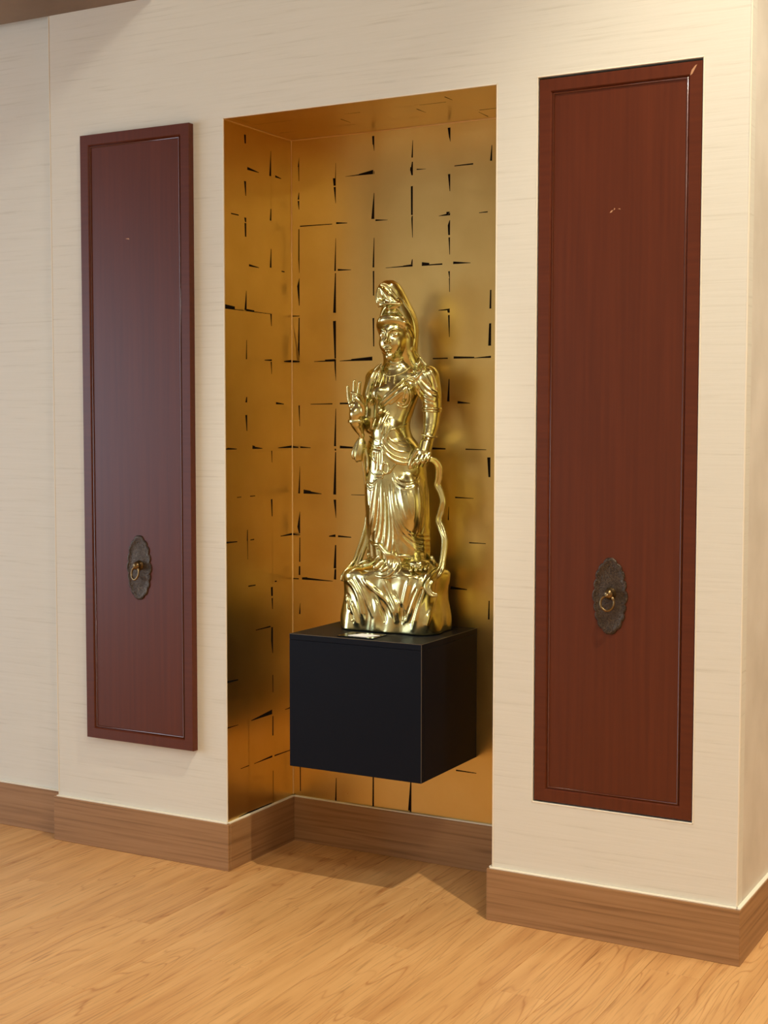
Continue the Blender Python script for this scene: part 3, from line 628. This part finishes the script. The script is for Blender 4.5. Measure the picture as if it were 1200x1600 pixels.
# head
bd.ell((0, -.004, .918), (.0495, .057, .066), 0.006); bd.ell((0, -.019, .880), (.0325, .039, .037), 0.018)
for sx in (-1, 1):
    bd.ell((sx*.0195, -.039, .890), (.0175, .0180, .022), 0.014)
    bd.ell((sx*.0205, -.064, .9165), (.0145, .010, .0088), 0.008, cut=True)
    bd.ell((sx*.0205, -.0500, .9140), (.0135, .0095, .0070), 0.002)
    bd.chain(spline([(sx*.0075, -.0600, .9135), (sx*.014, -.0615, .9175), (sx*.0225, -.0590, .9185), (sx*.034, -.0500, .9135)], 4), taper(13, .0017), 0.0012)
    bd.chain(spline([(sx*.0080, -.0600, .9110), (sx*.020, -.0600, .9080), (sx*.033, -.0505, .9110)], 4), taper(9, .0013), 0.0012)
    bd.chain(spline([(sx*.005, -.0615, .920), (sx*.012, -.0615, .9285), (sx*.024, -.0575, .9315), (sx*.038, -.0450, .9250)], 4), taper(13, .0030), 0.004)
    bd.ell((sx*.0066, -.0625, .8925), (.0056, .0062, .0046), 0.003)
    bd.ell((sx*.0058, -.0605, .8735), (.0095, .0050, .0030), 0.002, rot=('Y', sx*.22))
    bd.ell((sx*.050, .004, .906), (.0075, .014, .024), 0.004); bd.ell((sx*.050, .002, .876), (.0055, .008, .016), 0.004)
bd.chain([(0, -.0585, .925), (0, -.0640, .908), (0, -.0715, .8955)], [.0042, .0046, .0062], 0.005)
bd.ell((0, -.0585, .8662), (.0105, .0058, .0042), 0.0025); bd.chain([(-.0145, -.0550, .8706), (0, -.0640, .8698), (.0145, -.0550, .8706)], [.0008, .0013, .0008], 0.001, cut=True)
bd.ell((0, -.0470, .8490), (.0145, .0125, .0115), 0.010); bd.ell((0, -.0605, .9345), (.0026, .0026, .0026), 0.001)
for px in ([(602, 566), (612, 569), (626, 567), (640, 559)], [(603, 560), (612, 563), (626, 561), (639, 553)], [(601, 572), (612, 575), (628, 573), (642, 565)]): ridge(bd, px, .0028, [bd], 0.003)
# ---- skirt
def skirt_warp(th, Z):
    return (0.0014*np.sin(15*th+8*Z)*np.clip((0.50-Z)*5, 0, 1)).astype(np.float32)
sk = Field((-.15, -.14, .19), (.15, .11, .605), V1)
sk.loft([(.212, .006, .004, .101, .080), (.25, .006, .004, .103, .083), (.30, .005, .003, .103, .084), (.37, .002, .001, .103, .083), (.45, -.002, 0, .103, .083), (.50, -.004, 0, .101, .081), (.545, -.006, -.003, .0975, .0785), (.572, -.008, -.006, .086, .074), (.592, -.010, -.010, .0735, .0695), (.603, -.011, -.012, .066, .066)], 0.006, warp=skirt_warp)
# hem lifted to show the foot, thigh swelling
sk.ell(at(640, 790, -.055), (.042, .034, .085), 0.03); sk.ell(at(590, 780, -.05), (.030, .026, .085), 0.03)
sk.ell((.092, -.085, .208), (.040, .045, .030), 0.012, cut=True)
ON = [sk.freeze()]
big = [([(613, 752), (614, 775), (617, 800), (625, 822), (637, 838), (654, 849), (672, 852)], .0042), ([(611, 755), (611, 780), (614, 806), (622, 830), (636, 846), (655, 856), (672, 858)], .0034), ([(618, 770), (622, 795), (630, 817), (643, 831), (658, 837), (671, 836)], .0030), ([(641, 835), (652, 842), (671, 844)], .0024),
       ([(652, 750), (655, 770), (656, 800), (654, 826), (648, 840)], .0045), ([(664, 745), (664, 780), (664, 815), (660, 835)], .0028), ([(646, 770), (648, 795), (646, 815)], .0024),
       ([(591, 748), (588, 775), (586, 800), (583, 822), (579, 838)], .0040), ([(594, 748), (592, 778), (591, 805), (589, 828), (585, 846)], .0034), ([(597, 748), (597, 778), (597, 808), (595, 832), (590, 850)], .0042), ([(600, 748), (602, 778), (604, 808), (603, 838), (598, 862)], .0032), ([(603, 750), (607, 780), (609, 810), (610, 838), (606, 866)], .0038), ([(607, 752), (611, 785), (614, 815), (616, 842), (612, 872)], .0030), ([(588, 750), (582, 775), (579, 800), (577, 825)], .0030),
       ([(574, 745), (575, 770), (577, 795)], .0024), ([(616, 842), (619, 858), (624, 868)], .0036), ([(626, 762), (631, 792), (640, 818)], .0024), ([(635, 766), (640, 794), (646, 816)], .0020), ([(626, 836), (639, 851), (656, 862), (673, 864)], .0032), ([(595.5, 760), (593, 790), (589, 820), (584, 843)], .0022), ([(601.5, 762), (603, 795), (602, 825), (598, 850)], .0022), ([(609, 758), (613, 790), (616, 822), (620, 848)], .0026), ([(659, 770), (660, 800), (658, 826)], .0022), ([(622, 800), (630, 822), (642, 836), (660, 843), (672, 842)], .0026), ([(584, 752), (580, 775), (578, 800)], .0022), ([(669, 760), (670, 800), (671, 832)], .0024)]
for px, r in big: ridge(sk, px, r, ON, 0.004)
for px, r in (([(620, 790), (627, 815), (638, 832)], .0022), ([(660, 760), (660, 800), (657, 828)], .0022), ([(593, 770), (589, 805), (586, 832)], .0016), ([(600, 770), (600.5, 810), (597, 845)], .0016), ([(605, 775), (606.5, 815), (605, 850)], .0016)): groove(sk, px, r, ON, 0.003)
# thigh swags and the pool of cloth at the feet
for px, r in (([(614, 733), (617, 745), (623, 752), (633, 756), (645, 755), (652, 749), (655, 740)], .0032), ([(612, 738), (616, 752), (624, 760), (634, 764), (646, 762), (654, 755), (657, 744)], .0028), ([(571, 735), (573, 748), (578, 757), (585, 756), (590, 748)], .0028), ([(571, 745), (574, 760), (580, 766), (587, 760)], .0026)): ridge(sk, px, r, ON, 0.003)
pool = Field((-.15, -.14, .165), (.17, .07, .30), V1)
PO = [sk, rk]
for px, r in (([(576, 842), (584, 852), (592, 850), (598, 860), (606, 868), (613, 866), (620, 873)], .0060), ([(620, 868), (634, 869), (648, 873), (662, 878), (674, 884)], .0066), ([(600, 855), (606, 872), (602, 886), (596, 894)], .0048), ([(612, 858), (616, 876), (612, 892)], .0052), ([(606, 860), (611, 880), (606, 896)], .0044), ([(674, 868), (678, 878), (684, 887)], .0050), ([(588, 856), (596, 868), (592, 880)], .0046)): ridge(pool, px, r, PO, 0.007, lift=.002)
pool.chain([at(596, 884, -.045), at(612, 888, -.055), at(634, 886, -.045)], .019, 0.01)
for px, r in (([(614, 862), (612, 876), (604, 888), (594, 896)], .0058), ([(608, 866), (602, 878), (596, 886), (592, 893)], .0050), ([(619, 862), (621, 876), (619, 888), (610, 898), (600, 902), (588, 898)], .0050), ([(598, 862), (590, 872), (580, 880), (566, 884), (553, 890), (543, 898)], .0062), ([(590, 868), (576, 874), (562, 880), (548, 892)], .0048),
              ([(622, 865), (632, 869), (644, 872), (658, 875), (671, 882), (678, 890)], .0050), ([(623, 870), (626, 880), (626, 890), (618, 899)], .0044), ([(582, 897), (592, 902), (606, 904), (620, 900), (636, 901), (652, 900), (668, 898)], .0032), ([(664, 862), (674, 874), (684, 884), (693, 890)], .0050), ([(566, 891), (578, 893), (588, 890)], .0034)): ridge(pool, px, r, PO, 0.006, lift=-.001)
# ---- hood and hair
hd = Field((-.10, -.07, .77), (.11, .09, 1.10), V1)
hd.loft([(.775, .004, .038, .088, .026), (.81, .003, .034, .076, .034), (.835, .002, .028, .062, .040), (.86, .001, .022, .0575, .047), (.90, 0, .016, .0605, .056), (.935, 0, .014, .0625, .060), (.965, -.001, .012, .0600, .059), (.99, -.002, .008, .0530, .054), (1.015, -.003, .002, .0430, .046), (1.04, -.005, -.006, .0350, .040), (1.06, -.007, -.014, .0290, .036), (1.075, -.008, -.019, .0200, .026), (1.084, -.009, -.021, .008, .010)], 0.006)
hd.ell((0, -.070, .93), (.060, .070, .075), 0.006, cut=True)
hd.freeze(); ridge(hd, [(626, 462), (632, 474), (640, 486), (646, 500), (649, 516), (648, 534), (644, 552)], .0028, [hd], 0.003); ridge(hd, [(648, 548), (655, 558), (663, 566), (670, 578)], .0040, [hd], 0.004)
hr = Field((-.075, -.085, .85), (.075, .065, 1.075), V1)
hr.ell((0, .004, .948), (.0555, .060, .049), 0.006); hr.ell((0, -.034, .905), (.0405, .042, .046), 0.006, cut=True)
hr.ell((0, -.012, 1.010), (.036, .036, .034), 0.008)
P = [(-.049, .012, .900), (-.0495, -.006, .928), (-.0435, -.030, .948), (-.026, -.048, .959), (0, -.0535, .962), (.026, -.048, .959), (.0435, -.030, .948), (.0500, -.006, .928), (.0505, .012, .900), (.049, .020, .875)]
Q = spline(P, 5); hr.chain(Q, [.0115]*len(Q), 0.010)
for a_, b_ in ((.010, .9785), (-.004, .9745)):
    Q = spline([(x*1.02, y*1.0+a_, z+b_-.966) for x, y, z in P[1:-1]], 5); hr.chain(Q, taper(len(Q), .0060), 0.004)
hr.freeze()
for px in ([(622, 489), (630, 496), (636, 506)], [(627, 489), (635, 497), (641, 510)], [(600, 490), (595, 495), (591.5, 503)], [(631, 491), (640, 502), (645, 515)]): groove(hr, px, .0016, [hr], 0.004)
for px, r in (([(630, 503), (638, 506), (645, 512)], .0034), ([(632, 511), (639, 518), (643, 528)], .0040), ([(634, 520), (638, 530), (638, 540)], .0036), ([(640, 500), (647, 508), (649, 520)], .0030)): ridge(hr, px, r, [hr, bd], 0.003)
cr = Field((-.065, -.095, .985), (.06, .02, 1.085), 0.0014)
for P, r in (([(595, 451, -.050), (592, 463, -.054), (595, 474, -.056)], .0095), ([(597, 474, -.058), (610, 474, -.058), (624, 474, -.050)], .0068), ([(599, 457, -.052), (606, 465, -.056), (616, 472, -.052)], .0105), ([(605, 449, -.030), (610, 462, -.030), (612, 474, -.030)], .022)): cr.chain([at(*p) for p in P], r, 0.010)
cr.freeze()
for px, r in (([(594, 446), (590, 456), (589, 466), (592, 479)], .0050), ([(591, 480), (598, 475.5), (607, 474), (616, 475), (628, 475)], .0040), ([(628, 475), (621, 466), (613, 457), (608, 450)], .0040), ([(593, 446), (598, 454), (604, 463), (611, 471)], .0034), ([(593, 446), (600, 443), (607, 446), (610, 452)], .0042), ([(589, 468), (595, 472), (602, 471)], .0030), ([(600, 450), (603, 456), (609, 462), (617, 470)], .0026)): ridge(cr, px, r, [cr], 0.0045)
# ---- jewellery
nk = Field((-.09, -.11, .70), (.09, .03, .86), 0.0013)
bd.freeze(); BD = [bd]
def beads(F, px, r, step, on, lift=0.001):
    P = on_surface(px, on, 8, lift); L_ = np.concatenate([[0], np.cumsum(np.linalg.norm(np.diff(P, axis=0), axis=1))])
    for s_ in np.arange(0, L_[-1], step): F.ell([np.interp(s_, L_, P[:, i]) for i in range(3)], (r, r, r), 0.001)
beads(nk, [(595.5, 572), (597, 579), (602, 585), (609, 588), (620, 586), (630, 582), (639, 576), (646, 570)], .0030, .0054, BD)
for px in ([(594, 586), (592, 592), (591.5, 598)], [(604, 588), (602.5, 595), (602, 600)], [(617, 588), (616, 594), (616, 600)], [(609, 589), (608, 594), (608, 597)]): beads(nk, px, .0027, .0050, BD)
ar = Field((.06, -.07, .64), (.17, .06, .72), 0.0013)
br = Field((.06, -.07, .56), (.17, .06, .70), 0.0013)
for c_, rr, rt, tl in (((.1180, -.006, .6075), .0235, .0030, .20), ((.1170, .012, .690), .0285, .0042, .05), ((.1170, .012, .682), .0275, .0034, .05)):
    Q = [(c_[0]+rr*math.cos(a_), c_[1]+rr*math.sin(a_), c_[2]+tl*rr*math.cos(a_)*-1) for a_ in np.linspace(0, 2*math.pi, 33)]; (br if c_[2] < .65 else ar).chain(Q, rt, 0.002)
bl = Field((-.15, -.15, .60), (-.03, -.03, .70), 0.0014)
for dz in (0, .0045):
    cc = at(557, 657, -.099)-np.array([0, 0, dz]); bl.chain([cc+np.array([.0245*math.cos(a_), .0205*math.sin(a_), 0]) for a_ in np.linspace(0, 2*math.pi, 29)], .0032, 0.002)
# ---- shawl: lapel, knotted diagonal scarf, sleeve
sh = Field((-.15, -.125, .585), (.175, .07, .86), V1)
SH = [bd]
sh.chain(spline([(-.060, -.002, .805), (-.072, -.006, .775), (-.081, -.010, .72), (-.081, -.012, .665), (-.080, -.012, .635)], 4), np.interp(np.linspace(0, 4, 17), range(5), [.020, .032, .0335, .0325, .026]), 0.006)
sh.freeze(); SH = [bd, sh]
for px, r in (([(596, 567), (585, 581), (577, 600), (572, 622), (571, 640)], .0068), ([(600, 570), (591, 587), (585, 608), (581, 632)], .0055), ([(603, 577), (597, 592), (591, 612), (587, 634)], .0042), ([(590, 574), (581, 592), (576, 615), (575, 640)], .0055)): ridge(sh, px, r, SH, 0.006)
for px, r in (([(657, 563), (653, 573), (648, 583), (643, 590)], .0052), ([(661, 566), (657, 576), (651, 586), (645, 592)], .0046), ([(665, 570), (661, 579), (654, 588), (648, 594)], .0046), ([(652, 565), (648, 576), (643, 587)], .0040),
              ([(636, 586), (642, 589), (649, 591)], .0044), ([(635, 591), (641, 594), (648, 596)], .0042), ([(640, 583), (646, 586), (652, 588)], .0036),
              ([(636, 592), (626, 604), (614, 614), (602, 624), (592, 634)], .0056), ([(640, 597), (630, 609), (617, 620), (604, 630), (595, 638)], .0056), ([(634, 588), (622, 600), (610, 611), (598, 622)], .0042), ([(639, 600), (630, 613), (618, 625), (607, 634)], .0040),
              ([(632, 600), (637, 610), (638, 622), (633, 632), (625, 632), (621, 626)], .0036), ([(636, 600), (641, 611), (642, 624), (636, 636), (626, 637), (617, 630)], .0034), ([(629, 603), (632, 612), (632, 620), (628, 626)], .0030),
              ([(648, 593), (653, 606), (661, 617), (672, 624), (685, 628)], .0050), ([(650, 591), (657, 603), (665, 613), (675, 620), (685, 623)], .0042), ([(647, 597), (651, 610), (658, 622), (669, 630), (684, 633)], .0044), ([(654, 590), (662, 601), (672, 610), (684, 615)], .0034), ([(668, 574), (676, 584), (681, 598), (684, 612)], .0048), ([(662, 580), (668, 592), (674, 604)], .0034)): ridge(sh, px, r, SH, 0.004, lift=.001)
sh.chain(spline([(.104, .010, .787), (.113, .013, .74), (.117, .012, .698)], 4), np.linspace(.0350, .0290, 9), 0.005)
sh.ell(at(594, 643, -.075), (.010, .008, .010), 0.004)
for px, r in (([(590, 637), (597, 644), (606, 646)], .0040), ([(590, 648), (598, 645), (603, 640)], .0036), ([(588, 652), (584, 662), (582, 672)], .0050), ([(596, 650), (592, 662), (590, 672)], .0046), ([(610, 644), (603, 655), (598, 668), (596, 682)], .0040), ([(608, 640), (600, 652), (594, 666)], .0034)): ridge(sh, px, r, SH, 0.004)
# ---- sash: hip swags, belly folds, bow and tassel
sa = Field((-.13, -.145, .475), (.13, .06, .68), V1)
SA = [bd, sk]
for px, r in (([(596, 680), (599, 694), (606, 705), (616, 712), (628, 716), (642, 716)], .0038), ([(598, 676), (603, 690), (611, 700), (622, 706), (641, 707)], .0032), ([(594, 686), (597, 700), (605, 711), (616, 719), (630, 723), (643, 722)], .0042), ([(606, 684), (616, 693), (628, 697), (642, 699)], .0026), ([(575, 688), (580, 694), (587, 697), (597, 698)], .0034), ([(574, 697), (580, 703), (587, 706), (596, 706)], .0030),
              ([(575, 707), (580, 715), (586, 722)], .0028), ([(609, 673), (618, 669), (628, 667), (635, 663), (640, 661)], .0036), ([(616, 670), (621, 675), (624, 678)], .0030), ([(614, 690), (624, 688.5), (633, 686), (640, 684)], .0026), ([(598, 652), (604, 664), (603, 678), (597, 690)], .0030), ([(602, 650), (609, 662), (608, 676), (602, 690)], .0028),
              ([(588, 699), (583, 708), (584, 716), (588, 722)], .0046), ([(588, 699), (594, 697), (600, 700), (603, 708)], .0046), ([(600, 722), (606, 726), (608, 734), (604, 741)], .0040), ([(600, 722), (597, 730), (598, 738), (604, 741)], .0038),
              ([(589, 700), (587, 715), (586, 738)], .0036), ([(592, 700), (591, 718), (590, 739)], .0034), ([(595, 701), (595, 718), (594, 739)], .0034), ([(598, 702), (599, 720), (597, 739)], .0032), ([(584, 741), (591, 743), (601, 742)], .0040), ([(584, 746), (592, 748), (600, 746)], .0036), ([(606, 741), (611, 736), (614, 730), (620, 724)], .0036), ([(584, 742), (577, 736), (574, 730)], .0030), ([(600, 680), (606, 693), (616, 702), (628, 706), (641, 706)], .0028), ([(595, 690), (600, 706), (610, 718), (624, 725), (640, 727)], .0034), ([(606, 680), (613, 689), (626, 692), (641, 693)], .0024), ([(576, 680), (583, 687), (592, 691)], .0028)): ridge(sa, px, r, SA, 0.005, lift=.0006)
# ---- hanging cloth below the raised forearm
cl = Field((-.16, -.14, .455), (-.02, .0, .67), 0.0015)
cl.chain(spline([at(557, 658, -.098), at(559, 666, -.092), at(563, 675, -.084), at(566, 682, -.078)], 4), np.linspace(.0225, .0060, 13), 0.004)
cl.ell(at(565.5, 681, -.082), (.0085, .008, .008), 0.004)
for pts, r in (([(564, 684, -.080), (557, 696, -.086), (553, 707, -.090), (553, 715, -.088)], .0080), ([(564, 684, -.081), (561, 698, -.090), (558, 710, -.094), (558, 720, -.090)], .0075), ([(566, 684, -.080), (565, 700, -.088), (563, 712, -.090), (563, 719, -.086)], .0065), ([(567, 684, -.078), (568, 702, -.080), (568, 722, -.076), (570, 742, -.068), (572, 760, -.06)], .0050), ([(568, 686, -.072), (572, 704, -.074), (575, 724, -.074), (574, 738, -.07)], .0045)):
    Q = spline([at(*p) for p in pts], 4); cl.chain(Q, taper(len(Q), r, .5, .75), 0.003)
# ---- the two long ribbons
def ribbon(name, pts, half, r, lo, hi):
    F = Field(lo, hi, 0.0015); Q = spline([at(*p[:3]) for p in pts], 6); W_ = np.interp(np.linspace(0, 1, len(Q)), np.linspace(0, 1, len(pts)), [p[3] for p in pts])
    for o_, rr in ((-1, r), (0, r*.78), (1, r)):
        off = Q.copy()
        for i in range(len(Q)):
            t = Q[min(i+1, len(Q)-1)]-Q[max(i-1, 0)]; n = np.cross(t, _f); n /= np.linalg.norm(n)+1e-9
            off[i] += n*o_*half*W_[i] - _f*(0.0 if o_ else -0.002)
        F.chain(off, taper(len(off), rr, .7, .5), 0.004)
    return F.mesh(name, statue)
rk.mesh('rock_base', statue); bd.mesh('body', statue); sk.mesh('skirt', statue); pool.mesh('pooled_hem', statue); hd.mesh('hood', statue); hr.mesh('hair', statue); cr.mesh('crown_ornament', statue, 0)
nk.mesh('bead_necklace', statue, 0); br.mesh('bracelet', statue, 0); ar.mesh('armlet', statue, 0); bl.mesh('bracelet', statue, 0); sh.mesh('shawl', statue); sa.mesh('sash', statue); cl.mesh('sleeve_cloth', statue)
ribbon('ribbon', [(664, 722, -.046, .5), (672, 718, -.036, .7), (680, 721, -.024, .9), (686, 731, -.014, 1.0), (686, 746, -.008, 1.0), (684, 758, -.006, 1), (689, 770, -.004, .8), (692, 784, -.004, .7), (689, 800, -.004, 1.0), (685.5, 813, -.006, .9), (690, 826, -.008, 1), (694.5, 840, -.012, .8), (694.5, 856, -.018, .8), (692, 874, -.028, .8), (689, 888, -.040, 1), (682, 899, -.062, 1.3), (673, 907, -.094, 1.2), (668, 917, -.103, 1.0), (674, 928, -.103, .8), (683, 930, -.098, .5)], .0062, .0050, (.06, -.135, .09), (.21, .03, .57))
ribbon('ribbon', [(577, 800, .006, .7), (575.5, 822, .002, .9), (570, 843, -.004, 1), (563, 862, -.012, 1), (557, 878, -.022, 1), (549, 889, -.034, 1.1), (541, 898, -.046, 1.0), (536, 908, -.052, .8)], .0085, .0064, (-.20, -.09, .13), (-.04, .04, .40))
